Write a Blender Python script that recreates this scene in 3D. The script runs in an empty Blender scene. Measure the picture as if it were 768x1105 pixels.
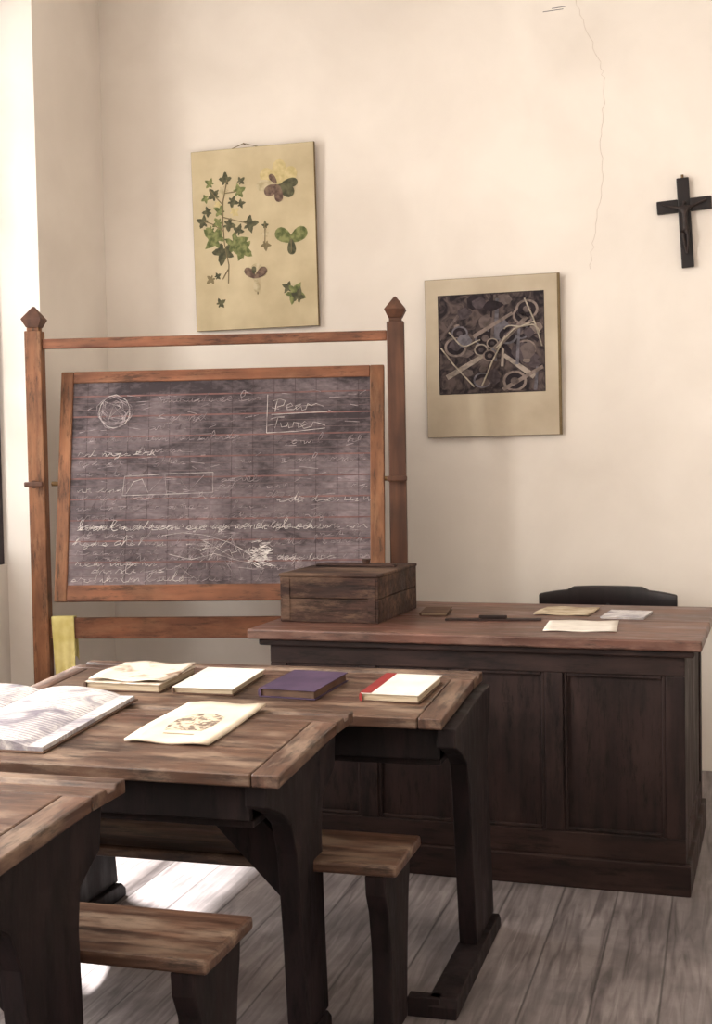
import bpy, bmesh, math, random
from mathutils import Matrix, Vector, Euler
random.seed(7)
S=bpy.context.scene
S.view_settings.view_transform='Standard'
S.view_settings.look='None'
S.view_settings.exposure=0.0

# ---------------------------------------------------------------- materials
def lin(c):
    return tuple(((v/255)/12.92 if v/255<=0.04045 else ((v/255+0.055)/1.055)**2.4) for v in c)+(1,)
def newmat(name):
    m=bpy.data.materials.new(name); m.use_nodes=True
    nt=m.node_tree; b=nt.nodes['Principled BSDF']
    return m,nt,b
def noise_mat(name,c1,c2,scale=8,detail=6,rough=.8,bump=.1,stretch=(1,1,1),lo=.3,hi=.7,dist=0,spec=.3,bdist=.01):
    m,nt,b=newmat(name)
    tc=nt.nodes.new('ShaderNodeTexCoord'); mp=nt.nodes.new('ShaderNodeMapping')
    mp.inputs['Scale'].default_value=stretch
    n=nt.nodes.new('ShaderNodeTexNoise'); n.inputs['Scale'].default_value=scale
    n.inputs['Detail'].default_value=detail; n.inputs['Distortion'].default_value=dist
    r=nt.nodes.new('ShaderNodeValToRGB')
    r.color_ramp.elements[0].position=lo; r.color_ramp.elements[0].color=lin(c1)
    r.color_ramp.elements[1].position=hi; r.color_ramp.elements[1].color=lin(c2)
    L=nt.links
    L.new(tc.outputs['Object'],mp.inputs['Vector']); L.new(mp.outputs[0],n.inputs['Vector'])
    L.new(n.outputs['Fac'],r.inputs[0]); L.new(r.outputs[0],b.inputs['Base Color'])
    b.inputs['Roughness'].default_value=rough
    b.inputs['Specular IOR Level'].default_value=spec
    if bump>0:
        bp=nt.nodes.new('ShaderNodeBump'); bp.inputs['Strength'].default_value=bump; bp.inputs['Distance'].default_value=bdist
        L.new(n.outputs['Fac'],bp.inputs['Height']); L.new(bp.outputs[0],b.inputs['Normal'])
    return m
def wood(name,c1,c2,axis='X',scale=3.0,rough=.45,bump=.25,spec=.4,wear=None,wamt=.65):
    st={'X':(1.2,14,14),'Y':(14,1.2,14),'Z':(14,14,1.2)}[axis]
    m=noise_mat(name,c1,c2,scale,8,rough,bump,st,.28,.72,.6,spec,.004)
    nt=m.node_tree; b=nt.nodes['Principled BSDF']; L=nt.links
    tc=[n for n in nt.nodes if n.type=='TEX_COORD'][0]
    n2=nt.nodes.new('ShaderNodeTexNoise'); n2.inputs['Scale'].default_value=4; n2.inputs['Detail'].default_value=6
    L.new(tc.outputs['Object'],n2.inputs['Vector'])
    mr=nt.nodes.new('ShaderNodeMapRange'); mr.inputs[1].default_value=.3; mr.inputs[2].default_value=.7
    mr.inputs[3].default_value=.55; mr.inputs[4].default_value=1.3
    L.new(n2.outputs['Fac'],mr.inputs[0])
    mx=nt.nodes.new('ShaderNodeVectorMath'); mx.operation='SCALE'
    src=b.inputs['Base Color'].links[0].from_socket
    L.new(src,mx.inputs[0]); L.new(mr.outputs[0],mx.inputs['Scale'])
    out=mx.outputs[0]
    if wear:
        n3=nt.nodes.new('ShaderNodeTexNoise'); n3.inputs['Scale'].default_value=7; n3.inputs['Detail'].default_value=10; n3.inputs['Roughness'].default_value=.7
        mp3=nt.nodes.new('ShaderNodeMapping'); mp3.inputs['Location'].default_value=(3.3,1.7,.4)
        mp3.inputs['Scale'].default_value={'X':(.5,1.6,1.6),'Y':(1.6,.5,1.6),'Z':(1.6,1.6,.5)}[axis]
        L.new(tc.outputs['Object'],mp3.inputs[0]); L.new(mp3.outputs[0],n3.inputs['Vector'])
        r3=nt.nodes.new('ShaderNodeMapRange'); r3.inputs[1].default_value=.49; r3.inputs[2].default_value=.62; r3.inputs[4].default_value=wamt
        L.new(n3.outputs['Fac'],r3.inputs[0])
        mm=nt.nodes.new('ShaderNodeMix'); mm.data_type='RGBA'
        L.new(r3.outputs[0],mm.inputs[0]); L.new(out,mm.inputs[6]); mm.inputs[7].default_value=lin(wear)
        n4=nt.nodes.new('ShaderNodeTexNoise'); n4.inputs['Scale'].default_value=16; n4.inputs['Detail'].default_value=8; n4.inputs['Roughness'].default_value=.8
        mp4=nt.nodes.new('ShaderNodeMapping'); mp4.inputs['Scale'].default_value={'X':(.35,2.2,2.2),'Y':(2.2,.35,2.2),'Z':(2.2,2.2,.35)}[axis]
        L.new(tc.outputs['Object'],mp4.inputs[0]); L.new(mp4.outputs[0],n4.inputs['Vector'])
        r4=nt.nodes.new('ShaderNodeMapRange'); r4.inputs[1].default_value=.38; r4.inputs[2].default_value=.48; r4.inputs[3].default_value=.35; r4.inputs[4].default_value=1
        L.new(n4.outputs['Fac'],r4.inputs[0])
        m5=nt.nodes.new('ShaderNodeVectorMath'); m5.operation='SCALE'
        L.new(mm.outputs[2],m5.inputs[0]); L.new(r4.outputs[0],m5.inputs['Scale'])
        out=m5.outputs[0]
        rr=nt.nodes.new('ShaderNodeMapRange'); rr.inputs[1].default_value=.35; rr.inputs[2].default_value=.65; rr.inputs[3].default_value=rough-.08; rr.inputs[4].default_value=rough+.25
        L.new(n3.outputs['Fac'],rr.inputs[0]); L.new(rr.outputs[0],b.inputs['Roughness'])
    L.new(out,b.inputs['Base Color'])
    return m
def plain(name,c,rough=.7,spec=.3):
    return noise_mat(name,tuple(max(0,v-8) for v in c),tuple(min(255,v+6) for v in c),30,3,rough,0,(1,1,1),.3,.7,0,spec)

M_wall=noise_mat('plaster_wall',(226,218,209),(241,234,226),1.8,9,.9,.15,(1,1,1),.3,.7,.3,.1,.02)
M_ceil=plain('ceiling_paint',(236,231,224),.9)
M_deskX=wood('old_desk_wood_x',(58,38,31),(108,80,64),'X',3,.36,.45,.5,(140,118,100),.75)
M_deskY=wood('old_desk_wood_y',(54,36,30),(102,74,60),'Y',3,.36,.45,.5,(134,112,95),.75)
M_dark=wood('dark_leg_wood',(18,12,15),(34,23,25),'Z',3,.55,.2,.25,(50,38,39),.5)
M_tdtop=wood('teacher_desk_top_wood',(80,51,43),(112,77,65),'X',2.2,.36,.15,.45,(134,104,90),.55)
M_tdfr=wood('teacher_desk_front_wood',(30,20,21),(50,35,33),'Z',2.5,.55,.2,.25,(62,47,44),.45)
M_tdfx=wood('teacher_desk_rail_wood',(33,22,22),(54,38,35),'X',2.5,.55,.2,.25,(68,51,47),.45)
M_standZ=wood('stand_wood_z',(106,66,44),(150,102,70),'Z',2.5,.5,.15,.4,(166,128,98),.35)
M_standX=wood('stand_wood_x',(108,64,45),(150,99,71),'X',2.5,.5,.15,.4,(166,126,98),.35)
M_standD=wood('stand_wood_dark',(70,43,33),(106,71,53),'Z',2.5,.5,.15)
M_box=wood('crate_wood',(36,24,22),(78,54,45),'X',4,.65,.8,.25,(116,93,78),.75)
M_black=wood('ebony_wood',(16,11,13),(32,22,25),'Z',3,.45,.1)
M_metal=plain('brass_old',(110,85,50),.35)
M_paper=noise_mat('paper_white',(212,204,194),(232,226,217),14,4,.85,0)
M_pages=noise_mat('page_edges',(150,130,106),(204,190,166),60,3,.9,.1,(.2,.2,8))
M_pinkp=noise_mat('paper_buff',(208,192,172),(226,213,194),9,5,.85,0)
M_purple=noise_mat('purple_cover',(56,42,66),(78,60,84),14,4,.65,.05)
M_red=noise_mat('red_spine',(122,34,36),(146,48,44),14,4,.6,.05)
M_brownc=noise_mat('brown_cover',(70,50,42),(104,80,64),14,4,.7,.05)
M_cloth=noise_mat('yellow_cloth',(212,196,122),(232,220,156),18,4,.95,.3)
M_winframe=plain('window_frame_paint',(60,52,58),.5)
M_crack=plain('crack_line',(210,199,188),.9)  # thin crack line, slightly darker than the plaster
M_mark=plain('pencil_mark',(90,86,94),.9)

def printed(name,base,ink,scale,thr,wd=.09,lines=0):
    m,nt,b=newmat(name); L=nt.links
    tc=nt.nodes.new('ShaderNodeTexCoord')
    n=nt.nodes.new('ShaderNodeTexNoise'); n.inputs['Scale'].default_value=scale; n.inputs['Detail'].default_value=8; n.inputs['Distortion'].default_value=.8
    L.new(tc.outputs['Object'],n.inputs['Vector'])
    r=nt.nodes.new('ShaderNodeValToRGB')
    e=r.color_ramp.elements; e[0].position=thr; e[0].color=lin(base); e[1].position=thr+wd; e[1].color=lin(ink)
    L.new(n.outputs['Fac'],r.inputs[0])
    out=r.outputs[0]
    if lines:
        sx=nt.nodes.new('ShaderNodeSeparateXYZ'); L.new(tc.outputs['Object'],sx.inputs[0])
        a=nt.nodes.new('ShaderNodeMath'); a.operation='MULTIPLY'; a.inputs[1].default_value=lines; L.new(sx.outputs[1],a.inputs[0])
        f_=nt.nodes.new('ShaderNodeMath'); f_.operation='FRACT'; L.new(a.outputs[0],f_.inputs[0])
        g=nt.nodes.new('ShaderNodeMath'); g.operation='GREATER_THAN'; g.inputs[1].default_value=.5; L.new(f_.outputs[0],g.inputs[0])
        n2=nt.nodes.new('ShaderNodeTexNoise'); n2.inputs['Scale'].default_value=7; n2.inputs['Detail'].default_value=12; n2.inputs['Roughness'].default_value=.9
        L.new(tc.outputs['Object'],n2.inputs['Vector'])
        g2=nt.nodes.new('ShaderNodeMapRange'); g2.inputs[1].default_value=.47; g2.inputs[2].default_value=.53; g2.inputs[4].default_value=.7; L.new(n2.outputs['Fac'],g2.inputs[0])
        mu=nt.nodes.new('ShaderNodeMath'); mu.operation='MULTIPLY'; L.new(g.outputs[0],mu.inputs[0]); L.new(g2.outputs[0],mu.inputs[1])
        mm=nt.nodes.new('ShaderNodeMix'); mm.data_type='RGBA'; L.new(mu.outputs[0],mm.inputs[0]); L.new(out,mm.inputs[6]); mm.inputs[7].default_value=lin(ink)
        out=mm.outputs[2]
    L.new(out,b.inputs['Base Color'])
    b.inputs['Roughness'].default_value=.8
    return m
M_print1=printed('printed_sheet_blue',(208,203,202),(122,116,128),11,.50,.2,70)
M_print2=printed('printed_sheet_brown',(218,206,190),(150,124,106),16,.52,.14)
M_engr=printed('small_engraving',(206,190,168),(112,96,84),48,.46,.12)

def floor_mat():
    m,nt,b=newmat('floor_planks'); N=nt.nodes; L=nt.links
    tc=N.new('ShaderNodeTexCoord'); sx=N.new('ShaderNodeSeparateXYZ'); L.new(tc.outputs['Object'],sx.inputs[0])
    dv=N.new('ShaderNodeMath'); dv.operation='DIVIDE'; dv.inputs[1].default_value=.17; L.new(sx.outputs[0],dv.inputs[0])
    fl=N.new('ShaderNodeMath'); fl.operation='FLOOR'; L.new(dv.outputs[0],fl.inputs[0])
    fr=N.new('ShaderNodeMath'); fr.operation='FRACT'; L.new(dv.outputs[0],fr.inputs[0])
    wn=N.new('ShaderNodeTexWhiteNoise'); wn.noise_dimensions='1D'; L.new(fl.outputs[0],wn.inputs['W'])
    mp=N.new('ShaderNodeMapping'); mp.inputs['Scale'].default_value=(16,1.2,12)
    L.new(tc.outputs['Object'],mp.inputs['Vector'])
    cb=N.new('ShaderNodeVectorMath'); cb.operation='ADD'; L.new(mp.outputs[0],cb.inputs[0])
    sc=N.new('ShaderNodeMath'); sc.operation='MULTIPLY'; sc.inputs[1].default_value=37; L.new(wn.outputs['Value'],sc.inputs[0])
    L.new(sc.outputs[0],cb.inputs[1])
    n=N.new('ShaderNodeTexNoise'); n.inputs['Scale'].default_value=2.4; n.inputs['Detail'].default_value=10; n.inputs['Distortion'].default_value=1.0
    L.new(cb.outputs[0],n.inputs['Vector'])
    r=N.new('ShaderNodeValToRGB'); e=r.color_ramp.elements
    e[0].position=.28; e[0].color=lin((98,89,90)); e[1].position=.66; e[1].color=lin((156,147,147))
    L.new(n.outputs['Fac'],r.inputs[0])
    nb=N.new('ShaderNodeTexNoise'); nb.inputs['Scale'].default_value=2.2; nb.inputs['Detail'].default_value=9; nb.inputs['Roughness'].default_value=.65; L.new(tc.outputs['Object'],nb.inputs['Vector'])
    mb=N.new('ShaderNodeMapRange'); mb.inputs[1].default_value=.38; mb.inputs[2].default_value=.62; mb.inputs[3].default_value=.68; mb.inputs[4].default_value=1.2; L.new(nb.outputs['Fac'],mb.inputs[0])
    mr=N.new('ShaderNodeMapRange'); mr.inputs[3].default_value=.82; mr.inputs[4].default_value=1.1; L.new(wn.outputs['Value'],mr.inputs[0])
    mk_=N.new('ShaderNodeMath'); mk_.operation='MULTIPLY'; L.new(mr.outputs[0],mk_.inputs[0]); L.new(mb.outputs[0],mk_.inputs[1])
    m1=N.new('ShaderNodeVectorMath'); m1.operation='SCALE'; L.new(r.outputs[0],m1.inputs[0]); L.new(mk_.outputs[0],m1.inputs['Scale'])
    ab=N.new('ShaderNodeMath'); ab.operation='SUBTRACT'; ab.inputs[1].default_value=.5; L.new(fr.outputs[0],ab.inputs[0])
    a2=N.new('ShaderNodeMath'); a2.operation='ABSOLUTE'; L.new(ab.outputs[0],a2.inputs[0])
    gp=N.new('ShaderNodeMapRange'); gp.inputs[1].default_value=.475; gp.inputs[2].default_value=.492; gp.inputs[3].default_value=1; gp.inputs[4].default_value=.5
    L.new(a2.outputs[0],gp.inputs[0])
    m2=N.new('ShaderNodeVectorMath'); m2.operation='SCALE'; L.new(m1.outputs[0],m2.inputs[0]); L.new(gp.outputs[0],m2.inputs['Scale'])
    L.new(m2.outputs[0],b.inputs['Base Color'])
    bp=N.new('ShaderNodeBump'); bp.inputs['Strength'].default_value=.25; bp.inputs['Distance'].default_value=.005
    L.new(gp.outputs[0],bp.inputs['Height']); L.new(bp.outputs[0],b.inputs['Normal'])
    b.inputs['Roughness'].default_value=.5
    return m
M_floor=floor_mat()

def slate():
    m,nt,b=newmat('slate_chalky'); N=nt.nodes; L=nt.links
    tc=N.new('ShaderNodeTexCoord')
    n=N.new('ShaderNodeTexNoise'); n.inputs['Scale'].default_value=3.6; n.inputs['Detail'].default_value=12; n.inputs['Roughness'].default_value=.74; n.inputs['Distortion'].default_value=.5
    mp=N.new('ShaderNodeMapping'); mp.inputs['Scale'].default_value=(.8,1,1.8)
    L.new(tc.outputs['Object'],mp.inputs[0]); L.new(mp.outputs[0],n.inputs['Vector'])
    r=N.new('ShaderNodeValToRGB'); e=r.color_ramp.elements
    e[0].position=.38; e[0].color=lin((54,45,50)); e[1].position=.70; e[1].color=lin((142,129,134))
    n2=N.new('ShaderNodeTexNoise'); n2.inputs['Scale'].default_value=45; n2.inputs['Detail'].default_value=5
    L.new(mp.outputs[0],n2.inputs['Vector'])
    ad=N.new('ShaderNodeMath'); ad.operation='MULTIPLY_ADD'; ad.inputs[1].default_value=.25; ad.inputs[2].default_value=-.125
    L.new(n2.outputs['Fac'],ad.inputs[0])
    sx=N.new('ShaderNodeSeparateXYZ'); L.new(tc.outputs['Object'],sx.inputs[0])
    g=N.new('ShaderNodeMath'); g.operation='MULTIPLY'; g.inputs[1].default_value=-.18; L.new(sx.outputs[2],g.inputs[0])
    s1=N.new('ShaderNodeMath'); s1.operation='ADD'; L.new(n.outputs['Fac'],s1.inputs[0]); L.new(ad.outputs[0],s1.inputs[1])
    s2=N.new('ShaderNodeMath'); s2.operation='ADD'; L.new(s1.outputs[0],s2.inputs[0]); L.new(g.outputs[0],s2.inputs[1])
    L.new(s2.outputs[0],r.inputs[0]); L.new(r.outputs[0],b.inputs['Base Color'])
    b.inputs['Roughness'].default_value=.75
    return m
M_slate=slate()
M_ruled=noise_mat('ruled_paint_red',(96,72,73),(146,108,104),12,6,.8,0)
def chalkmat(name,a,b_,sc=26): return noise_mat(name,a,b_,sc,6,.95,0,(1,1,1),.35,.6)
M_chalk=chalkmat('chalk',(160,151,153),(226,220,218))
M_chalkf=chalkmat('chalk_faint',(98,87,93),(176,166,169))
M_chalkb=chalkmat('chalk_bright',(205,198,197),(245,241,238))

# ---------------------------------------------------------------- helpers
def empty(name,loc=(0,0,0),rot=(0,0,0),parent=None):
    o=bpy.data.objects.new(name,None); S.collection.objects.link(o)
    o.location=loc; o.rotation_euler=rot; o.empty_display_size=.1
    if parent: o.parent=parent
    return o
def mesh_obj(name,verts,faces,mat,parent=None,bevel=0,smooth=False,fixn=True):
    me=bpy.data.meshes.new(name); me.from_pydata([tuple(v) for v in verts],[],faces); me.update()
    if fixn:
        bm=bmesh.new(); bm.from_mesh(me); bmesh.ops.recalc_face_normals(bm,faces=bm.faces); bm.to_mesh(me); bm.free()
    o=bpy.data.objects.new(name,me); S.collection.objects.link(o)
    me.materials.append(mat)
    if parent: o.parent=parent
    if bevel:
        md=o.modifiers.new('bevel','BEVEL'); md.width=bevel; md.segments=2; md.limit_method='ANGLE'
    if smooth:
        for p in me.polygons: p.use_smooth=True
    return o
def box(name,x0,x1,y0,y1,z0,z1,mat,parent=None,bevel=.003):
    v=[(x,y,z) for x in (x0,x1) for y in (y0,y1) for z in (z0,z1)]
    f=[(0,1,3,2),(4,6,7,5),(0,4,5,1),(2,3,7,6),(0,2,6,4),(1,5,7,3)]
    return mesh_obj(name,v,f,mat,parent,bevel)
def prism_x(name,prof,x0,x1,mat,parent=None,bevel=.003):
    n=len(prof); v=[(x0,y,z) for y,z in prof]+[(x1,y,z) for y,z in prof]
    f=[tuple(range(n)),tuple(range(2*n-1,n-1,-1))]+[(i,(i+1)%n,n+(i+1)%n,n+i) for i in range(n)]
    return mesh_obj(name,v,f,mat,parent,bevel)
def prism_y(name,prof,y0,y1,mat,parent=None,bevel=.003):
    n=len(prof); v=[(x,y0,z) for x,z in prof]+[(x,y1,z) for x,z in prof]
    f=[tuple(range(n)),tuple(range(2*n-1,n-1,-1))]+[(i,(i+1)%n,n+(i+1)%n,n+i) for i in range(n)]
    return mesh_obj(name,v,f,mat,parent,bevel)
def prism_z(name,prof,z0,z1,mat,parent=None,bevel=.003):
    n=len(prof); v=[(x,y,z0) for x,y in prof]+[(x,y,z1) for x,y in prof]
    f=[tuple(range(n)),tuple(range(2*n-1,n-1,-1))]+[(i,(i+1)%n,n+(i+1)%n,n+i) for i in range(n)]
    return mesh_obj(name,v,f,mat,parent,bevel)
def multi_box(name,boxes,mat,parent=None):
    v=[];f=[]
    for (x0,x1,y0,y1,z0,z1) in boxes:
        b=len(v)
        v+=[(x,y,z) for x in (x0,x1) for y in (y0,y1) for z in (z0,z1)]
        f+=[tuple(b+i for i in q) for q in [(0,1,3,2),(4,6,7,5),(0,4,5,1),(2,3,7,6),(0,2,6,4),(1,5,7,3)]]
    return mesh_obj(name,v,f,mat,parent)
def cyl(name,p0,p1,r0,r1,mat,parent=None,seg=12):
    p0=Vector(p0);p1=Vector(p1); d=(p1-p0).normalized()
    a=d.orthogonal().normalized(); b=d.cross(a)
    v=[];n=seg
    for p,r in((p0,r0),(p1,r1)):
        for i in range(n):
            t=2*math.pi*i/n; v.append(p+a*math.cos(t)*r+b*math.sin(t)*r)
    f=[tuple(range(n)),tuple(range(2*n-1,n-1,-1))]+[(i,(i+1)%n,n+(i+1)%n,n+i) for i in range(n)]
    return mesh_obj(name,v,f,mat,parent,0)
def curves(name,splines,mat,depth,parent=None,res=1):
    cu=bpy.data.curves.new(name,'CURVE'); cu.dimensions='3D'; cu.bevel_depth=depth; cu.bevel_resolution=res
    for pts in splines:
        s=cu.splines.new('POLY'); s.points.add(len(pts)-1)
        for i,p in enumerate(pts): s.points[i].co=(p[0],p[1],p[2],1)
    cu.materials.append(mat)
    o=bpy.data.objects.new(name,cu); S.collection.objects.link(o)
    if parent:o.parent=parent
    return o

# ---------------------------------------------------------------- room
XL=-2.93; YB=5.85; XR=3.2; YF=-2.2; ZC=3.9
box('floor',XL-.4,XR+.2,YF-.2,YB+.2,-.12,0,M_floor,None,0)
box('ceiling',XL-.4,XR+.2,YF-.2,YB+.2,ZC,ZC+.1,M_ceil,None,0)
box('wall_back',XL-.4,XR+.2,YB,YB+.2,0,ZC,M_wall,None,0)
box('wall_right',XR,XR+.2,YF-.2,YB,0,ZC,M_wall,None,0)
box('wall_front',XL-.4,XR,YF-.2,YF,0,ZC,M_wall,None,0)
wins=[(3.85,5.2),(1.55,2.9),(-1.0,.4)]  # only the first is in view; the nearer two are added for even wall light
XO=XL-.37; ZH=3.5; ZS=.95
bx=[]; y=YB
for (a,b) in wins:
    bx.append((XO,XL,b,y,0,ZC)); y=a
    bx.append((XO,XL,a,b,ZH,ZC))
    bx.append((XO,XL-.2,a,b,0,ZS))
bx.append((XO,XL,YF,y,0,ZC))
multi_box('wall_left',bx,M_wall)
for i,(a,b) in enumerate(wins):
    W=empty('window_%d'%(i+1),(0,0,0))
    x0,x1=XL-.28,XL-.215
    box('frame_side_near',x0,x1,a,a+.06,ZS,ZH,M_winframe,W)
    box('frame_side_far',x0,x1,b-.06,b,ZS,ZH,M_winframe,W)
    box('frame_top',x0,x1,a+.06,b-.06,ZH-.07,ZH,M_winframe,W)
    box('frame_bottom',x0,x1,a+.06,b-.06,ZS,ZS+.07,M_winframe,W)
    m=(a+b)/2
    box('mullion',x0,x1,m-.03,m+.03,ZS+.07,ZH-.07,M_winframe,W)
    for k,z in enumerate((1.75,2.6)):
        box('glazing_bar_%da'%k,x0+.01,x1-.01,a+.06,m-.03,z,z+.035,M_winframe,W)
        box('glazing_bar_%db'%k,x0+.01,x1-.01,m+.03,b-.06,z,z+.035,M_winframe,W)
pts=[]
ctrl=[(-.66,3.50),(-.60,3.33),(-.53,3.13),(-.50,3.02),(-.52,2.8),(-.515,2.6),(-.56,2.35),(-.575,2.2)]
for i in range(len(ctrl)-1):
    for k in range(8):
        t=k/8; pts.append((ctrl[i][0]*(1-t)+ctrl[i+1][0]*t+random.uniform(-.008,.008),YB,ctrl[i][1]*(1-t)+ctrl[i+1][1]*t))
curves('wall_crack',[pts],M_crack,.0013)
mk=[]
for (x,z,l) in [(-.77,3.36,.09),(-.73,3.37,.06),(-.70,3.43,.03),(-.66,3.47,.05),(-.67,3.50,.04)]:
    mk.append([(x,YB,z),(x+l,YB,z+.003)])
curves('wall_pencil_marks',mk,M_mark,.0015)

# ---------------------------------------------------------------- school desks with benches
def school_desk(name,xr,y0,w,legw,splay,runner,inset,brace=True):
    G=empty(name,(xr,y0,0))
    prof=[(0,.742),(.0,.712),(.43,.738),(.43,.768)]
    prism_x('writing_board',prof,-w+.065,-.065,M_deskX,G,.004)
    prism_x('board_end_right',prof,-.063,0,M_deskY,G,.004)
    prism_x('board_end_left',prof,-w,-w+.063,M_deskY,G,.004)
    rp=[(.434,.738),(.575,.738),(.575,.768),(.535,.768),(.528,.758),(.497,.758),(.49,.768),(.434,.768)]
    prism_x('pen_rail',rp,-w,0,M_deskX,G,.003)
    box('apron_back',-w+.08,-inset-.05,.50,.52,.60,.738,M_dark,G)
    prism_x('apron_front',[(.06,.714),(.08,.715),(.08,.62),(.06,.62)],-w+.08,-inset-.05,M_dark,G)
    box('book_shelf',-w+.08,-inset-.05,.08,.50,.60,.617,M_dark,G)
    l0,l1=legw
    for tag,x0,x1,sx in(('right',-inset-.05,-inset,1),('left',-w+.03,-w+.08,-1)):
        pf=[(.03,.708),(.03,.66),(.07,.645),(.13,.62),(.19,.58),(l0-.035,.50),(l0-.02,.40),(l0-.005,.30),(l0+.02+splay*.45,.05),
            (l1+.03+splay,.05),(l1+.01+splay*.6,.3),(l1,.5),(l1+.01,.58),(.535,.63),(.55,.735),(.43,.735)]
        prism_x('end_panel_'+tag,pf,x0,x1,M_dark,G,.004)
        bx0,bx1=(-.13,-.08) if sx>0 else (x0,x1)
        bf=[(-.29,.42),(-.285,.37),(-.26,.32),(-.24,.22),(-.235,.0),(-.09,.0),(-.07,.2),(-.055,.3),(-.04,.36),(-.035,.42)]
        prism_x('bench_support_'+tag,bf,bx0,bx1,M_dark,G,.004)
        r0=-.09 if sx>0 else -.088
        ru=[(r0,0),(runner,0),(runner,.025),(runner-.03,.05),(r0+.01,.05),(r0,.03)]
        prism_x('floor_runner_'+tag,ru,x0-.006,x1+(.018 if splay>0 else .004),M_dark,G,.004)
        if sx>0:
            box('runner_tie',bx1-.001,x0-.006+.03,-.088,-.05,.0,.05,M_dark,G,.002)
        xa=x0 if sx>0 else x1
        s=-1 if sx>0 else 1
        if brace:
            br=[(xa,.36),(xa,.50),(xa+s*.10,.60),(xa+s*.24,.60)]
            prism_y('knee_brace_'+tag,br,l0+.03,l0+.07,M_dark,G,.002)
    box('bench_seat',-w,-.05,-.295,-.035,.42,.45,M_deskX,G,.008)
    return G
DB=(-.70,3.21); DA=(-.915,2.57); DC=(-1.18,1.81)
school_desk('school_desk_with_bench',DB[0],DB[1],1.28,(.25,.49),.04,.58,-.028,False)
school_desk('school_desk_with_bench',DA[0],DA[1],1.28,(.26,.42),0,.46,.04)
school_desk('school_desk_with_bench',DC[0],DC[1],1.28,(.26,.44),0,.48,.04)
TILT=math.atan(.026/.43)
def onslope(d,x,dy):
    return (x,d[1]+dy,.742+.0605*dy+.0008)

# ---------------------------------------------------------------- teacher's desk (slightly turned)
RZ=math.radians(-2.4); PX,PY=-.085,4.14
T=empty('teacher_desk',(PX,PY,0),(0,0,RZ))
W_=1.50; tx0,tx1,ty0,ty1=-W_+.05,-.045,.04,.87
box('desk_top_front_board',-W_-.02,.01,0,.448,.785,.82,M_tdtop,T,.006)
box('desk_top_back_board',-W_-.02,.01,.450,.91,.785,.82,M_tdtop,T,.006)
box('top_moulding',-W_+.015,-.015,.02,.895,.762,.785,M_tdfx,T,.006)
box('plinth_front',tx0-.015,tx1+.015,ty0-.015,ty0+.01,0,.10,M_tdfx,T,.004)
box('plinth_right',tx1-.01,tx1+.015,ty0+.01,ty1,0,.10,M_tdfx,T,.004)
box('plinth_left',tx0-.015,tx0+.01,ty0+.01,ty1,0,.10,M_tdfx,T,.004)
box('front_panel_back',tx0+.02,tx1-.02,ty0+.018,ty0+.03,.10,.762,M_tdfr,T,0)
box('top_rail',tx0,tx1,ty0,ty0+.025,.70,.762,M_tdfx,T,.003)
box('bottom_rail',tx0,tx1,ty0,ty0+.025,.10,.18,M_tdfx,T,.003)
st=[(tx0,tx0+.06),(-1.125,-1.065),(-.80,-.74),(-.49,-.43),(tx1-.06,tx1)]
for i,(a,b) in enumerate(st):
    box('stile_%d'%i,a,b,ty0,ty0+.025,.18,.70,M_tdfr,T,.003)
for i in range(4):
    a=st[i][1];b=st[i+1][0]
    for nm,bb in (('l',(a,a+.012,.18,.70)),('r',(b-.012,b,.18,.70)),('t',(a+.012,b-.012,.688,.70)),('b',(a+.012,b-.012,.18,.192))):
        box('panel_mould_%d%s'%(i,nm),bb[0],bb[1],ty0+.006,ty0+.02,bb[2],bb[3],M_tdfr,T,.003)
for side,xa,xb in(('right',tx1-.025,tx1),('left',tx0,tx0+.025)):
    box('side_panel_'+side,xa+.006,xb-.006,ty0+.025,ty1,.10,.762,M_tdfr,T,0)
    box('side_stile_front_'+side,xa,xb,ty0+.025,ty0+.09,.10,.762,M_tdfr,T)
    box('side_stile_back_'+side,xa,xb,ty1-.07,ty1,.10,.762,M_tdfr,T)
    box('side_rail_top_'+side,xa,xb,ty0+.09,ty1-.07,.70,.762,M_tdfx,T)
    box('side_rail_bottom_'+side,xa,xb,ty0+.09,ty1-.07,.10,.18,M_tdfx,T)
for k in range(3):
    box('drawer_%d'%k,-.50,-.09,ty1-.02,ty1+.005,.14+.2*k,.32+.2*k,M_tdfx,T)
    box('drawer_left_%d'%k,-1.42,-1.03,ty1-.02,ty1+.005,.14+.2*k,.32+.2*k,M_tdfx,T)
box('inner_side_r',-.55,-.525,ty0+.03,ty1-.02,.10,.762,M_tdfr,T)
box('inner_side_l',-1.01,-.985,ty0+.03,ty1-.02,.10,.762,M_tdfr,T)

# wooden box
B=empty('wooden_box',(-1.352,4.64,.821),(0,0,math.radians(-3)))
hx,hy,hz,t=.186,.24,.162,.014
for nm,z0_,z1_ in(('lower',0,.084),('upper',.086,hz)):
    box('side_front_'+nm,-hx,hx,-hy,-hy+t,z0_,z1_,M_box,B,.003)
    box('side_right_'+nm,hx-t,hx,-hy+t,hy-t,z0_,z1_,M_box,B,.003)
box('side_back',-hx,hx,hy-t,hy,0,hz,M_box,B)
box('side_left',-hx,-hx+t,-hy+t,hy-t,0,hz,M_box,B)
box('bottom',-hx+t,hx-t,-hy+t,hy-t,0,.012,M_box,B)
prism_z('lid',[(-hx-.004,-hy-.003),(hx+.002,-hy-.005),(hx+.005,-.03),(hx+.003,hy+.004),(-hx-.002,hy+.003)],hz,hz+.012,M_box,B,.004)
box('lid_batten',-hx+.03,hx-.03,.05,.09,hz+.012,hz+.022,M_box,B,.003)
for sx in (-1,1):
    box('corner_block_%d'%sx,sx*(hx-.024)-.014,sx*(hx-.024)+.014,-hy-.003,-hy,.006,hz-.006,M_box,B,.001)
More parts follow.
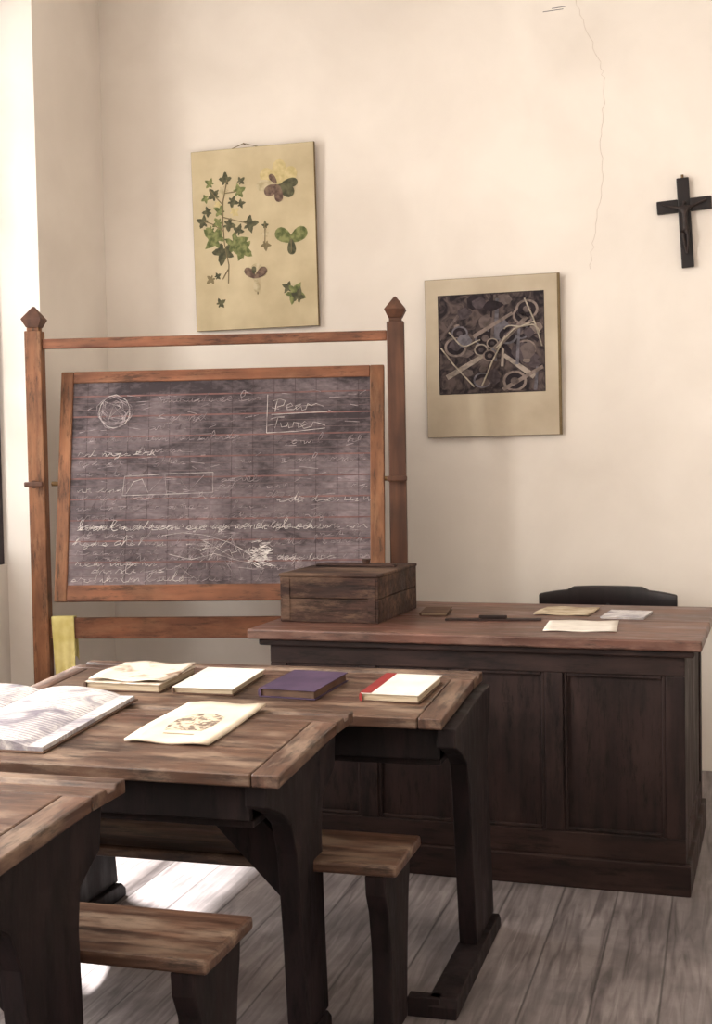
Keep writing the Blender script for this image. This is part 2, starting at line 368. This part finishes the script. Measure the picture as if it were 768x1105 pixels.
cyl('lid_knob',(.04,.07,hz+.022),(.04,.07,hz+.040),.012,.017,M_box,B)

def sheet(name,loc,w,d,rz,mat,curl=.006,th=.002,tilt=0,n=10):
    G=empty(name,loc,(tilt,0,rz))
    v=[];f=[]
    for lay in (0,1):
        for j in range(n+1):
            for i in range(n+1):
                x=(i/n-.5)*w; y=(j/n-.5)*d
                e=max(abs(i/n-.5),abs(j/n-.5))*2
                z=curl*(e**4)*(.5+.5*math.sin(i*.9+j*.5)) + (th if lay else 0)
                v.append((x,y,z))
    m=(n+1)**2
    for j in range(n):
        for i in range(n):
            a=j*(n+1)+i
            f.append((a,a+n+1,a+n+2,a+1)); f.append((m+a,m+a+1,m+a+n+2,m+a+n+1))
    for i in range(n):
        for a,b in((i,i+1),(n*(n+1)+i,n*(n+1)+i+1),(i*(n+1),(i+1)*(n+1)),(i*(n+1)+n,(i+1)*(n+1)+n)):
            f.append((a,b,m+b,m+a))
    mesh_obj('sheet',v,f,mat,G,0,True)
    return G
ZT=.8205
sheet('sheet_of_paper',(-.475,4.43,ZT),.24,.27,.05,M_paper,.003)
sheet('sheet_of_paper',(-.57,4.82,ZT),.20,.22,-.1,M_pages,.003,.005)
def book(name,loc,w,d,th,cover,rz,tilt=0,top=None,spine=None,pages=None):
    G=empty(name,loc,(tilt,0,rz)); c=.003; pg=pages or M_pages
    box('cover_bottom',-w/2,w/2,-d/2,d/2,0,c,cover,G,.001)
    box('page_block',-w/2+.004,w/2-.005,-d/2+.005,d/2-.005,c,th-c,pg,G,.001)
    box('cover_top',-w/2,w/2,-d/2,d/2,th-c,th,top or cover,G,.001)
    prof=[(-w/2,0),(-w/2-.004,th*.25),(-w/2-.004,th*.75),(-w/2,th),(-w/2+.004,th-c),(-w/2+.004,c)]
    prism_y('spine',prof,-d/2,d/2,spine or cover,G,0)
    return G
book('grey_notebook',(-.345,4.74,ZT),.15,.20,.008,M_print1,-.1)
box_r=empty('blackboard_ruler',(-.80,4.55,ZT),(0,0,.1))
box('ruler_blade',-.17,.17,-.02,.02,0,.006,M_tdfx,box_r,.001)
box('ruler_grip',-.05,.05,-.008,.008,.006,.018,M_tdfx,box_r,.003)
book('thin_brown_book',(-1.045,4.73,ZT),.10,.18,.012,M_brownc,.1)

# teacher chair
C=empty('teacher_chair',(-.49,5.36,0))
box('seat',-.24,.24,-.16,.24,.41,.44,M_black,C,.012)
for sx in(-1,1):
    cyl('leg_front_%d'%sx,(sx*.20,-.12,0),(sx*.19,-.12,.41),.018,.022,M_black,C)
    cyl('back_post_%d'%sx,(sx*.21,.23,0),(sx*.215,.21,.42),.018,.02,M_black,C)
    cyl('back_upright_%d'%sx,(sx*.215,.21,.42),(sx*.25,.25,.77),.02,.016,M_black,C)
    cyl('stretcher_%d'%sx,(sx*.195,-.12,.2),(sx*.212,.22,.2),.01,.01,M_black,C)
for i in range(5):
    x=-.14+.07*i; cyl('spindle_%d'%i,(x,.21,.44),(x*1.15,.27,.76),.008,.008,M_black,C,8)
v=[];f=[];n=20
for i in range(n+1):
    t=i/n*2-1; x=.29*t; yy=.28-.05*t*t; zt=.823+(.012 if abs(t)<.55 else 0)-.02*abs(t)**3; zb=.735
    v+=[(x,yy-.014,zb),(x,yy+.014,zb),(x,yy+.018,zt),(x,yy-.018,zt)]
for i in range(n):
    a=4*i
    for k in range(4): f.append((a+k,a+(k+1)%4,a+4+(k+1)%4,a+4+k))
f+=[(0,1,2,3),(4*n,4*n+3,4*n+2,4*n+1)]
mesh_obj('crest_rail',v,f,M_black,C,.006,True)

# ---------------------------------------------------------------- blackboard stand
P0=Vector((-2.850,5.005,0)); P1=Vector((-1.328,5.30,0)); mid=(P0+P1)/2
ang=math.atan2((P1-P0).y,(P1-P0).x); hw=(P1-P0).length/2
ST=empty('blackboard_stand',tuple(mid),(0,0,ang))
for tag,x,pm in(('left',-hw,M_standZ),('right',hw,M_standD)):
    box('post_'+tag,x-.036,x+.036,-.03,.03,.06,1.97,pm,ST,.004)
    box('foot_'+tag,x-.035,x+.035,-.28,.28,0,.06,M_standX,ST,.01)
    box('finial_neck_'+tag,x-.026,x+.026,-.024,.024,1.97,1.985,pm,ST,.002)
    zs=[(1.985,.028),(2.02,.045),(2.075,.004)]
    vv=[];ff=[]
    for z,r in zs: vv+=[(x-r,-r,z),(x+r,-r,z),(x+r,r,z),(x-r,r,z)]
    for l in range(2):
        for k in range(4): ff.append((4*l+k,4*l+(k+1)%4,4*l+4+(k+1)%4,4*l+4+k))
    ff+=[(0,1,2,3),(8,9,10,11)]
    mesh_obj('finial_'+tag,vv,ff,M_standD,ST,.002)
    cyl('pivot_screw_'+tag,(x,-.03,1.315),(x,-.06,1.315),.012,.018,M_standD,ST)
    box('wing_nut_'+tag,x-.042,x+.042,-.072,-.058,1.303,1.327,M_standD,ST,.006)
box('top_rail',-hw+.036,hw-.036,-.016,.016,1.893,1.935,M_standX,ST,.005)
box('bottom_rail',-hw+.036,hw-.036,-.014,.014,.645,.735,M_standX,ST,.004)

BT=math.radians(11)
c0=mid+Vector((math.cos(ang),math.sin(ang),0))*.016
BB=empty('blackboard',(c0.x,c0.y,1.305))
BB.rotation_mode='QUATERNION'
BB.rotation_quaternion=(Matrix.Rotation(ang,3,'Z')@Matrix.Rotation(-BT,3,'X')).to_quaternion()
bw,bh=.703,.50
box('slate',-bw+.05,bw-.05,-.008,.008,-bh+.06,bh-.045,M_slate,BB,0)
box('frame_left',-bw,-bw+.055,-.016,.016,-bh,bh,M_standZ,BB,.004)
box('frame_right',bw-.06,bw,-.016,.016,-bh,bh,M_standZ,BB,.004)
box('frame_top',-bw+.055,bw-.06,-.015,.015,bh-.05,bh,M_standX,BB,.004)
box('frame_bottom',-bw+.055,bw-.06,-.015,.015,-bh,-bh+.07,M_standX,BB,.004)
cyl('pivot_pin_left',(-bw-.03,0,0.01),(-bw,0,0.01),.01,.01,M_metal,BB)
cyl('pivot_pin_right',(bw,0,0.01),(bw+.012,0,0.01),.01,.01,M_metal,BB)
ys=-.0085
lines=[]
z=bh-.11
while z>-bh+.09:
    lines.append((-bw+.055,bw-.06,ys-.0004,ys,z-.003,z+.003)); z-=.0905
multi_box('ruled_lines',lines,M_ruled,BB)
lines=[]
z=bh-.11-.03
k=0
while z>-bh+.09:
    lines.append((-bw+.055,bw-.06,ys-.0002,ys,z-.0012,z+.0012)); z-=.03017
multi_box('ruled_lines_fine',lines,plain('ruled_paint_fine',(112,97,99),.8),BB)
lines=[]
x=-bw+.12
while x<bw-.08:
    lines.append((x-.001,x+.001,ys-.0002,ys,-bh+.07,bh-.05)); x+=.0905
multi_box('ruled_grid_uprights',lines,plain('ruled_paint_dark',(66,54,58),.8),BB)

def bpx(px,py): return ((px-239)/250.,ys,-(py-522)/252.)
LET={
 'e':[(0,.1),(.5,.35),(.75,.7),(.5,1),(.2,.75),(.2,.25),(.5,0),(1,.2)],
 'a':[(.8,.9),(.4,1),(.1,.5),(.35,0),(.75,.4),(.8,.95),(.8,.15),(1,.1)],
 'n':[(0,.9),(.12,0),(.2,.6),(.5,1),(.6,.6),(.65,0),(1,.15)],
 'u':[(0,.9),(.08,.2),(.3,0),(.6,.4),(.65,.95),(.7,.1),(1,.15)],
 'l':[(0,.1),(.5,1.2),(.55,2.2),(.3,2.3),(.2,1.2),(.35,.1),(.7,0),(1,.2)],
 'h':[(0,.1),(.35,1.5),(.3,2.3),(.15,1.6),(.12,0),(.3,.8),(.6,1),(.7,.3),(1,.1)],
 'r':[(0,.1),(.25,1),(.4,.85),(.7,.9),(.7,.1),(1,.1)],
 'i':[(0,.2),(.3,1),(.35,.1),(.8,.1)],
 'g':[(.8,.9),(.4,1),(.1,.5),(.4,.1),(.8,.8),(.7,-.9),(.35,-1.1),(.3,-.6),(1,.1)],
 't':[(0,.2),(.35,1.9),(.3,.2),(.6,0),(.9,.2)],
 's':[(0,.1),(.5,1),(.6,.4),(.3,0),(.9,.1)],
 'd':[(.8,.9),(.4,1),(.1,.4),(.4,0),(.75,.5),(.9,2.2),(.8,.2),(1,.1)],
}
def write(px0,px1,py,h,seed,slope=0.,fade=0.):
    r=random.Random(seed); out=[]; x=px0
    while x<px1:
        n=r.randint(2,6); cur=[]
        for _ in range(n):
            L_=LET[r.choice('eeaanuulhriigtsdnnr')]; wd=h*r.uniform(.6,1.3); hh=h*r.uniform(.6,1.2)*.5
            for (a,b) in L_:
                cur.append(bpx(x+a*wd+b*hh*.35+r.uniform(-.9,.9),py+slope*(x-px0)-b*hh+r.uniform(-1.,1.)))
            x+=wd
            if x>px1: break
        if r.random()>fade: out.append(cur)
        x+=h*r.uniform(.3,.8)
    return out
br=[];ft=[];bt=[]
for k in range(6):
    a0=random.random()*6; rr=8+2.2*k*.9
    ft.append([bpx(123+random.uniform(-1,1)+math.cos(a0+t*.35)*(rr+3*math.sin(t*1.3)),441+math.sin(a0+t*.35)*(rr+2*math.cos(t))) for t in range(22)])
br.append([bpx(123+17*math.cos(t*.4),441+18*math.sin(t*.4)+random.uniform(-1,1)) for t in range(17)])
br.append([bpx(112,430),bpx(130,436),bpx(118,447),bpx(134,450),bpx(122,434),bpx(116,452)])
br.append([bpx(290,426),bpx(289,468)]); br.append([bpx(289,468),bpx(320,467),bpx(352,464)]); br.append([bpx(294,448),bpx(325,447),bpx(354,446)])
for s in [[(298,445),(299,438),(301,431)],[(296,433),(303,431),(309,433),(307,438),(300,440)],[(310,441),(317,439),(315,436),(311,438),(311,443),(318,443),(326,437),(320,439),(321,443),(326,440),(327,444),(331,443),(333,437),(337,439),(342,437),(350,440)],
          [(293,453),(300,451),(308,451)],[(301,452),(298,463)],[(304,457),(305,462),(311,461),(312,457),(313,463),(317,462),(318,457),(323,458),(323,463),(328,461),(333,459),(330,456),(326,460),(329,464),(337,462),(339,457),(344,458),(352,461)]]:
    br.append([bpx(*p) for p in s])
br.append([bpx(134,534),bpx(136,513),bpx(180,511),bpx(232,510),bpx(232,532),bpx(184,533),bpx(134,534)])
br.append([bpx(138,532),bpx(146,519),bpx(155,516),bpx(162,531)]); ft.append([bpx(162,531),bpx(178,515),bpx(196,516),bpx(206,530),bpx(222,513)]); ft.append([bpx(180,512),bpx(182,533)])
br+=write(84,168,490,8,3); ft+=write(84,160,512,8,4); br+=write(84,128,530,8,14)
ft+=write(150,275,487,8,5,0,.3); ft+=write(240,300,520,8,6,0,.2); ft+=write(305,392,500,8,7,0,.3)
br+=write(300,395,543,9,8); ft+=write(84,290,549,8,9,0,.2)
bt+=write(86,330,571,8,10,.004); br+=write(86,330,569,7,110,.004); br+=write(332,395,572,8,11)
br+=write(82,180,588,8,12); br+=write(84,165,610,8,13); br+=write(80,215,627,8,15); br+=write(300,395,605,8,16,0,.3)
ft+=write(84,200,598,8,112); br+=write(84,180,618,8,113,0,.4); ft+=write(84,250,580,7,114)
ft+=write(215,290,627,9,17); ft+=write(160,280,462,8,18,0,.3); ft+=write(90,280,474,8,19,0,.3)
ft+=write(300,392,480,8,21,0,.2); ft+=write(150,280,432,8,22,0,.4); ft+=write(300,394,625,8,23,0,.1); ft+=write(165,300,590,8,24); ft+=write(300,394,588,8,25)
ft+=write(84,394,500,8,31,0,.4); ft+=write(84,394,538,8,32,0,.3); ft+=write(84,394,560,8,33,0,.3); ft+=write(90,394,604,8,34,0,.2); ft+=write(170,394,615,9,35,0,.2)
ft+=write(236,394,528,8,36,0,.3); ft+=write(84,280,452,8,37,0,.5); ft+=write(90,394,580,9,38,0,.3)
r=random.Random(3)
for k in range(26):
    x=r.uniform(198,270); yv=r.uniform(582,614)
    (br if k%2 else ft).append([bpx(x,yv),bpx(x+r.uniform(-14,18),yv+r.uniform(-12,12)),bpx(x+r.uniform(-14,22),yv+r.uniform(-12,12)),bpx(x+r.uniform(-10,14),yv+r.uniform(-8,8))])
br.append([bpx(178,578),bpx(200,575),bpx(225,578),bpx(250,586),bpx(272,598)])
br.append([bpx(186,598),bpx(210,604),bpx(235,598),bpx(262,606),bpx(300,612)])
for k in range(90):
    x=285+r.gauss(0,6); yv=600+r.gauss(0,6)
    bt.append([bpx(x-4,yv),bpx(x+r.uniform(0,5),yv+r.uniform(-4,4))])
for k in range(130):
    x=r.uniform(84,395); yv=r.uniform(420,630)
    ft.append([bpx(x,yv),bpx(x+r.uniform(4,20),yv+r.uniform(-4,3))])
curves('chalk_writing',br,M_chalk,.0014,BB)
curves('chalk_writing_bright',bt,M_chalkb,.0013,BB)
curves('chalk_writing_faint',ft,M_chalkf,.0015,BB)

# yellow cloth
CL=empty('yellow_dust_cloth',tuple(mid),(0,0,ang))
v=[];f=[];nx,nz=14,16
for side in (0,1):
    base=len(v)
    for j in range(nz+1):
        for i in range(nx+1):
            u=i/nx; w_=j/nz
            x=-hw+.045+.10*u*(1-.15*w_)+.02*w_
            ln=.33 if side==0 else .2
            fold=.008*math.sin(u*15+w_*2)*(w_)
            yb=.020+.016*w_
            yv=(-yb+fold) if side==0 else (yb+fold)
            zz=.742-w_*ln-.02*math.sin(u*6)*w_
            v.append((x,yv,zz))
    for j in range(nz):
        for i in range(nx):
            a=base+j*(nx+1)+i; f.append((a,a+1,a+nx+2,a+nx+1))
m_=(nx+1)*(nz+1)
for i in range(nx): f.append((i,i+1,m_+i+1,m_+i))
cl=mesh_obj('cloth',v,f,M_cloth,CL,0,True)
sd=cl.modifiers.new('sol','SOLIDIFY'); sd.thickness=.003

# ---------------------------------------------------------------- wall charts
def flat(name,pts,mat,parent,k):
    y1=-.0003-k*.0002
    n=len(pts)
    v=[(x,y1,z) for x,z in pts]+[(x,y1-.0002,z) for x,z in pts]
    f=[tuple(range(n)),tuple(range(2*n-1,n-1,-1))]+[(i,(i+1)%n,n+(i+1)%n,n+i) for i in range(n)]
    return mesh_obj(name,v,f,mat,parent)
def chartmat(name,c1,c2): return noise_mat(name,c1,c2,5,9,.85,.04)
def leafmat(name,c1,c2): return noise_mat(name,c1,c2,38,5,.85,0,(1,1,1),.38,.62)
M_ch1=chartmat('chart_paper_botanical',(184,169,137),(210,196,164))
M_ch1e=plain('chart_edge',(116,98,70),.8)
M_g1=leafmat('leaf_green',(88,96,60),(138,142,94)); M_g2=leafmat('leaf_dark',(72,72,56),(104,102,78)); M_g3=leafmat('petal_pale_yellow',(188,172,124),(208,192,146))
M_vio=leafmat('petal_brown_violet',(88,70,64),(132,112,96)); M_stem=plain('stem_brown',(128,116,88),.8); M_pal=leafmat('petal_pale',(172,158,126),(200,188,158))
w1,h1=.617,.85
H1=empty('botanical_wall_chart',(-2.137,YB-.034,2.447),(math.radians(1.2),math.radians(-.2),0))
box('backing',-w1/2,w1/2,0.0006,.014,-h1/2,h1/2,M_ch1e,H1,.002)
box('chart_paper',-w1/2+.002,w1/2-.004,-.0002,.0006,-h1/2+.002,h1/2-.002,M_ch1,H1,0)
def q1(px,py): return ((px-279)/212.,-(py-259)/224.)
def leaf(px,py,r,rot,lob=5,depth=.5,rs=None):
    c=q1(px,py); out=[]; rs=rs or random
    N=lob*8
    for i in range(N):
        t=2*math.pi*i/N
        ph=(t*lob/(2*math.pi))%1.0; tri=abs(ph*2-1)
        rad=r/218.*((1-depth)+depth*tri**1.3)
        rad*=(.82+.28*math.cos(t))*rs.uniform(.93,1.07)
        if abs(t-math.pi)<.3: rad*=.45
        out.append((c[0]+rad*math.sin(t+rot),c[1]+rad*math.cos(t+rot)))
    return out
def petal(px,py,r,rot,wd=.55):
    c=q1(px,py); out=[]
    for i in range(16):
        t=2*math.pi*i/16
        a=r/218.*math.cos(t); b=r/218.*wd*math.sin(t)*(1+.35*math.cos(t))
        a+=r/218.*.8
        out.append((c[0]+a*math.sin(rot)+b*math.cos(rot),c[1]+a*math.cos(rot)-b*math.sin(rot)))
    return out
stems=[[(250,305),(251,285),(247,262),(246,240),(247,218),(252,196)],[(247,250),(234,241),(226,238)],[(247,235),(262,240),(272,243)],
       [(247,222),(238,212),(233,205)],[(249,210),(262,209)],[(290,270),(291,245)],[(318,263),(318,276)],[(280,290),(281,318)],[(306,205),(307,222)],[(250,290),(244,300)]]
curves('stems',[[(q1(*p)[0],-.001,q1(*p)[1]) for p in s] for s in stems],M_stem,.0026,H1)
Lf=[(239,258,17,-.9,M_g1),(257,262,18,2.6,M_g1),(265,269,14,2.2,M_g1),(246,270,15,3.4,M_g2),(226,239,9,-1.2,M_g2),(273,244,11,1.5,M_g2),
    (231,228,7,4.6,M_g2),(238,212,9,-.6,M_g2),(250,197,9,0,M_g2),(263,209,9,1.2,M_g1),(256,219,8,1.9,M_g2),(234,199,7,5.3,M_g1),(266,199,6,.9,M_g2),
    (244,229,8,5.3,M_g1),(258,231,7,.9,M_g3),(251,243,9,1.8,M_g2),(229,214,6,4.4,M_g1),(265,222,6,1.4,M_g2),(242,240,8,4.2,M_g1),(247,206,7,3,M_pal),(240,221,6,2,M_g3),(262,251,8,.4,M_g2),(233,247,7,3.8,M_g1),
    (318,318,14,2,M_g1),(323,324,10,.3,M_g2),(314,313,8,5.2,M_g2),(240,326,7,1,M_g2),(232,299,7,4,M_stem),(238,297,5,1,M_g2),
    (291,266,7,3.1,M_stem),(291,256,6,0,M_pal),(291,247,5,0,M_g2)]
for k,(px,py,r_,ro,mm) in enumerate(Lf): flat('leaf_%d'%k,leaf(px,py,r_,ro),mm,H1,1+k%5)
pt=[(318,264,11,5.3,M_g1,.6),(318,264,11,1.0,M_g1,.6),(318,264,8,3.1,M_g2,.55),
    (306,205,13,5.4,M_g3,.55),(306,205,14,.1,M_g3,.5),(307,205,13,.9,M_g3,.55),(302,205,11,4.7,M_pal,.5),
    (306,207,9,4.3,M_vio,.6),(307,207,10,2.1,M_g2,.6),(306,207,9,3.1,M_vio,.5),(311,205,9,1.5,M_g2,.5),(304,203,6,5.6,M_vio,.5),
    (279,302,9,.2,M_pal,.7),(279,300,8,5.4,M_vio,.5),(280,300,8,.9,M_vio,.5),(280,303,7,3.1,M_pal,.5),(278,296,4,0,M_g2,.6)]
for k,(px,py,r_,ro,mm,wd) in enumerate(pt): flat('petal_%d'%k,petal(px,py,r_,ro,wd),mm,H1,6+k)
curves('hanging_string',[[(q1(256,172)[0],.006,h1/2-.004),(q1(270,160)[0],.012,h1/2+.022),(q1(288,170)[0],.006,h1/2-.004)]],M_stem,.0022,H1)
cyl('nail',(q1(270,160)[0],.03,h1/2+.02),(q1(270,160)[0],.006,h1/2+.02),.003,.003,M_metal,H1)

w2,h2=.613,.717
M_ch2=chartmat('chart_paper_card',(180,166,145),(200,188,167))
M_pic=noise_mat('engraving_ground',(38,32,36),(92,80,78),18,10,.85,0,(1,1,1),.4,.62,1.5)
def tone(i,c): return noise_mat('engraving_tone_%d'%i,tuple(int(v*.68) for v in c),c,26,6,.85,0,(1,1,1),.3,.6,1.0)
M_p=[tone(i,c) for i,c in enumerate([(166,154,144),(138,124,118),(108,96,94),(84,74,78),(46,38,43),(196,184,168),(116,112,120)])]
H2=empty('mounted_picture_chart',(-1.01,YB-.03,1.847),(math.radians(.8),math.radians(-.3),0))
box('mount_board',-w2/2,w2/2,0,.014,-h2/2,h2/2,M_ch1e,H2,.002)
box('mount_face',-w2/2+.002,w2/2-.012,-.0004,0,-h2/2+.002,h2/2-.002,M_ch2,H2,0)
px0,px1=-.245,.235; pz1=h2/2-.075; pz0=pz1-.445
box('picture',px0,px1,-.0008,-.0004,pz0,pz1,M_pic,H2,0)
rr=random.Random(11)
def clampx(v): return min(px1-.006,max(px0+.006,v))
def clampz(v): return min(pz1-.006,max(pz0+.006,v))
# machinery-like jumble: long beams, wheels, plates
kk=4
for k in range(60):
    cx=rr.uniform(px0+.03,px1-.03); cz=rr.uniform(pz0+.03,pz1-.03)
    if k%4==0:      # wheel / ring: dark disc with lighter disc inside
        R_=rr.uniform(.02,.055); mats=[M_p[rr.choice([0,1,6])],M_p[4],M_p[rr.choice([2,3])]]
        for q,rad_ in enumerate((R_,R_*.78,R_*.35)):
            pts=[(clampx(cx+rad_*math.cos(2*math.pi*i/18)),clampz(cz+rad_*.85*math.sin(2*math.pi*i/18))) for i in range(18)]
            flat('wheel_%d_%d'%(k,q),pts,mats[q],H2,kk+q)
    elif k%4==1:    # beam
        a=rr.choice([.5,.75,2.2,2.5,1.5]); l=rr.uniform(.06,.16); ww=rr.uniform(.006,.014)
        P=[(-l,-ww),(l,-ww*.7),(l,ww*.7),(-l,ww)]
        pts=[(clampx(cx+p[0]*math.cos(a)-p[1]*math.sin(a)),clampz(cz+p[0]*math.sin(a)+p[1]*math.cos(a))) for p in P]
        flat('beam_%d'%k,pts,M_p[rr.choice([0,1,2,6,4])],H2,kk+1)
    else:           # rounded plate
        n=rr.choice([7,9,11]); l=rr.uniform(.015,.05); l2=l*rr.uniform(.5,1.1)
        P=[(math.cos(2*math.pi*i/n)*l*rr.uniform(.7,1.15),math.sin(2*math.pi*i/n)*l2*rr.uniform(.7,1.15)) for i in range(n)]
        pts=[(clampx(cx+p[0]),clampz(cz+p[1])) for p in P]
        flat('plate_%d'%k,pts,M_p[rr.choice([1,2,3,3,4,6])],H2,kk)
    if k%3==0: kk+=1
yh=-.0088
def arc(cx,cz,r,a0,a1): return [(clampx(cx+r*math.cos(a0+(a1-a0)*i/14)),yh,clampz(cz+r*.8*math.sin(a0+(a1-a0)*i/14)+.01*math.sin(i*.6))) for i in range(15)]
cs=[arc(.13,pz0+.22,.10,.5,2.4),arc(-.10,pz0+.30,.10,3.4,5.2),[(px0+.01,yh,pz0+.21),(px0+.07,yh,pz0+.13),(px0+.16,yh,pz0+.03)],[(-.05,yh,pz0+.03),(.0,yh,pz0+.14),(.06,yh,pz0+.25)],[(.15,yh,pz1-.03),(.19,yh,pz0+.32),(.225,yh,pz0+.20)],[(.02,yh,pz0+.2),(.1,yh,pz0+.28),(.19,yh,pz0+.31)]]
curves('engraved_highlights',cs,M_p[5],.0034,H2,0)
curves('picture_border',[[(px0,-.001,pz0),(px1,-.001,pz0),(px1,-.001,pz1),(px0,-.001,pz1),(px0,-.001,pz0)]],M_p[4],.002,H2,0)

# ---------------------------------------------------------------- crucifix
K=empty('crucifix',(-.165,YB-.002,2.395),(0,math.radians(-3.2),0))
box('upright',-.026,.026,-.022,0,-.195,.19,M_black,K,.003)
box('crossbeam_left',-.115,-.026,-.022,0,.045,.10,M_black,K,.003)
box('crossbeam_right',.026,.115,-.022,0,.045,.10,M_black,K,.003)
cyl('hanging_ring',(0,-.012,.19),(0,-.012,.204),.006,.006,M_metal,K,8)
me=bpy.data.meshes.new('corpus')
vs=[(0,-.036,-.02),(0,-.038,.02),(0,-.036,.055),(0,-.038,.07),(.004,-.044,.088),
    (-.03,-.034,.062),(-.065,-.03,.074),(-.095,-.028,.086),(.03,-.034,.062),(.065,-.03,.074),(.095,-.028,.086),
    (-.010,-.044,-.065),(-.004,-.034,-.12),(-.001,-.036,-.14),(.010,-.044,-.065),(.004,-.034,-.12),(.001,-.038,-.14)]
es=[(0,1),(1,2),(2,3),(3,4),(2,5),(5,6),(6,7),(2,8),(8,9),(9,10),(0,11),(11,12),(12,13),(0,14),(14,15),(15,16)]
me.from_pydata(vs,es,[]); co=bpy.data.objects.new('corpus',me); S.collection.objects.link(co); co.parent=K
me.materials.append(noise_mat('dark_bronze',(34,26,26),(58,46,43),40,3,.5,0))
co.modifiers.new('skin','SKIN')
rad=[.013,.012,.013,.006,.010,.006,.0045,.0035,.006,.0045,.0035,.007,.0045,.0035,.007,.0045,.0035]
for i,r_ in enumerate(rad): me.skin_vertices[0].data[i].radius=(r_,r_)
me.skin_vertices[0].data[0].use_root=True
co.modifiers.new('sub','SUBSURF').levels=1

# ---------------------------------------------------------------- books on the pupils' desks
x,y,z=onslope(DB,-1.66,.27); book('thick_old_book',(x,y,z),.24,.24,.026,M_brownc,-.05,TILT,M_print2)
sheet('loose_leaf',(x+.005,y,z+.028),.235,.23,-.02,M_print2,.008,.002,TILT)
x,y,z=onslope(DB,-1.415,.275)
book('white_exercise_book',(x,y,z),.185,.25,.020,M_brownc,-.02,TILT,M_paper)
x,y,z=onslope(DB,-1.15,.255); book('purple_book',(x,y,z),.17,.23,.026,M_purple,-.12,TILT,None,None,M_brownc)
x,y,z=onslope(DB,-.865,.255); wb_=book('white_book_with_red_spine',(x,y,z),.165,.235,.024,M_brownc,-.06,TILT,M_paper,M_red)
box('red_cloth_band',-.0835,-.052,-.1178,.1178,.024,.0246,M_red,wb_,0)
x,y,z=onslope(DA,-1.79,.31)
OB=empty('open_printed_book',(x,y,z),(TILT,0,0))
box('cover_left',-.285,-.002,-.25,.25,0,.004,M_brownc,OB,.001)
box('cover_right',.002,.285,-.25,.25,0,.004,M_brownc,OB,.001)
for sx in (-1,1):
    N=14
    top=[]
    for i in range(N+1):
        u=i/N; top.append((sx*(.001+.277*u), .014+.024*math.sin(math.pi*min(1,u*1.1+.06))**.7*(1-.35*u)))
    prof=[(sx*.001,.0042)]+top+[(sx*.278,.0042)]
    prism_y('page_block_'+('right' if sx>0 else 'left'),prof,-.243,.243,M_print1,OB,0)
x,y,z=onslope(DA,-1.25,.36)
bk=sheet('open_booklet',(x,y,z),.215,.36,-.03,M_pinkp,.005,.006,TILT)
prism_z('illustration',[(-.05,-.085),(.045,-.08),(.055,-.02),(.05,.05),(.01,.075),(-.035,.07),(-.058,.02),(-.06,-.04)],.0064,.0068,M_engr,bk,0)
box('caption',-.04,.04,-.115,-.108,.0064,.0067,M_stem,bk,0)

# ---------------------------------------------------------------- light
w=bpy.data.worlds.new('World'); S.world=w; w.use_nodes=True
bg=w.node_tree.nodes['Background']; bg.inputs[0].default_value=(.95,.96,1,1); bg.inputs[1].default_value=.45
for i,(a,b) in enumerate(wins):
    l=bpy.data.lights.new('window_daylight','AREA'); l.shape='RECTANGLE'; l.size=(b-a)*(.5 if i==0 else 1); l.size_y=ZH-ZS
    l.energy=[58,300,245][i]; l.color=(1,.95,.885)  # second and third lamps stand at the added, unseen windows
    o=bpy.data.objects.new('window_daylight',l); S.collection.objects.link(o)
    o.location=(XO-.12,(a+b)/2-(.3 if i==0 else 0),(ZH+ZS)/2)
    o.rotation_euler=Matrix(((0,0,-1),(1,0,0),(0,-1,0))).to_euler()
sun=bpy.data.lights.new('sun','SUN'); sun.energy=20; sun.angle=math.radians(1.6); sun.color=(1,.97,.93)
so=bpy.data.objects.new('sun',sun); S.collection.objects.link(so)
so.rotation_euler=Vector((1,-.6,-2.05)).to_track_quat('-Z','Y').to_euler()
so.location=(-6,6,6)

# ---------------------------------------------------------------- camera
cam=bpy.data.cameras.new('camera'); cam.sensor_fit='HORIZONTAL'; cam.sensor_width=36; cam.lens=36*1400/768
co=bpy.data.objects.new('camera',cam); S.collection.objects.link(co)
R=Matrix.Rotation(math.atan(400/1400),4,'Z')@Matrix.Rotation(math.radians(90-2.56),4,'X')@Matrix.Rotation(-.018,4,'Z')
co.matrix_world=Matrix.Translation((0,0,1.42))@R
S.camera=co
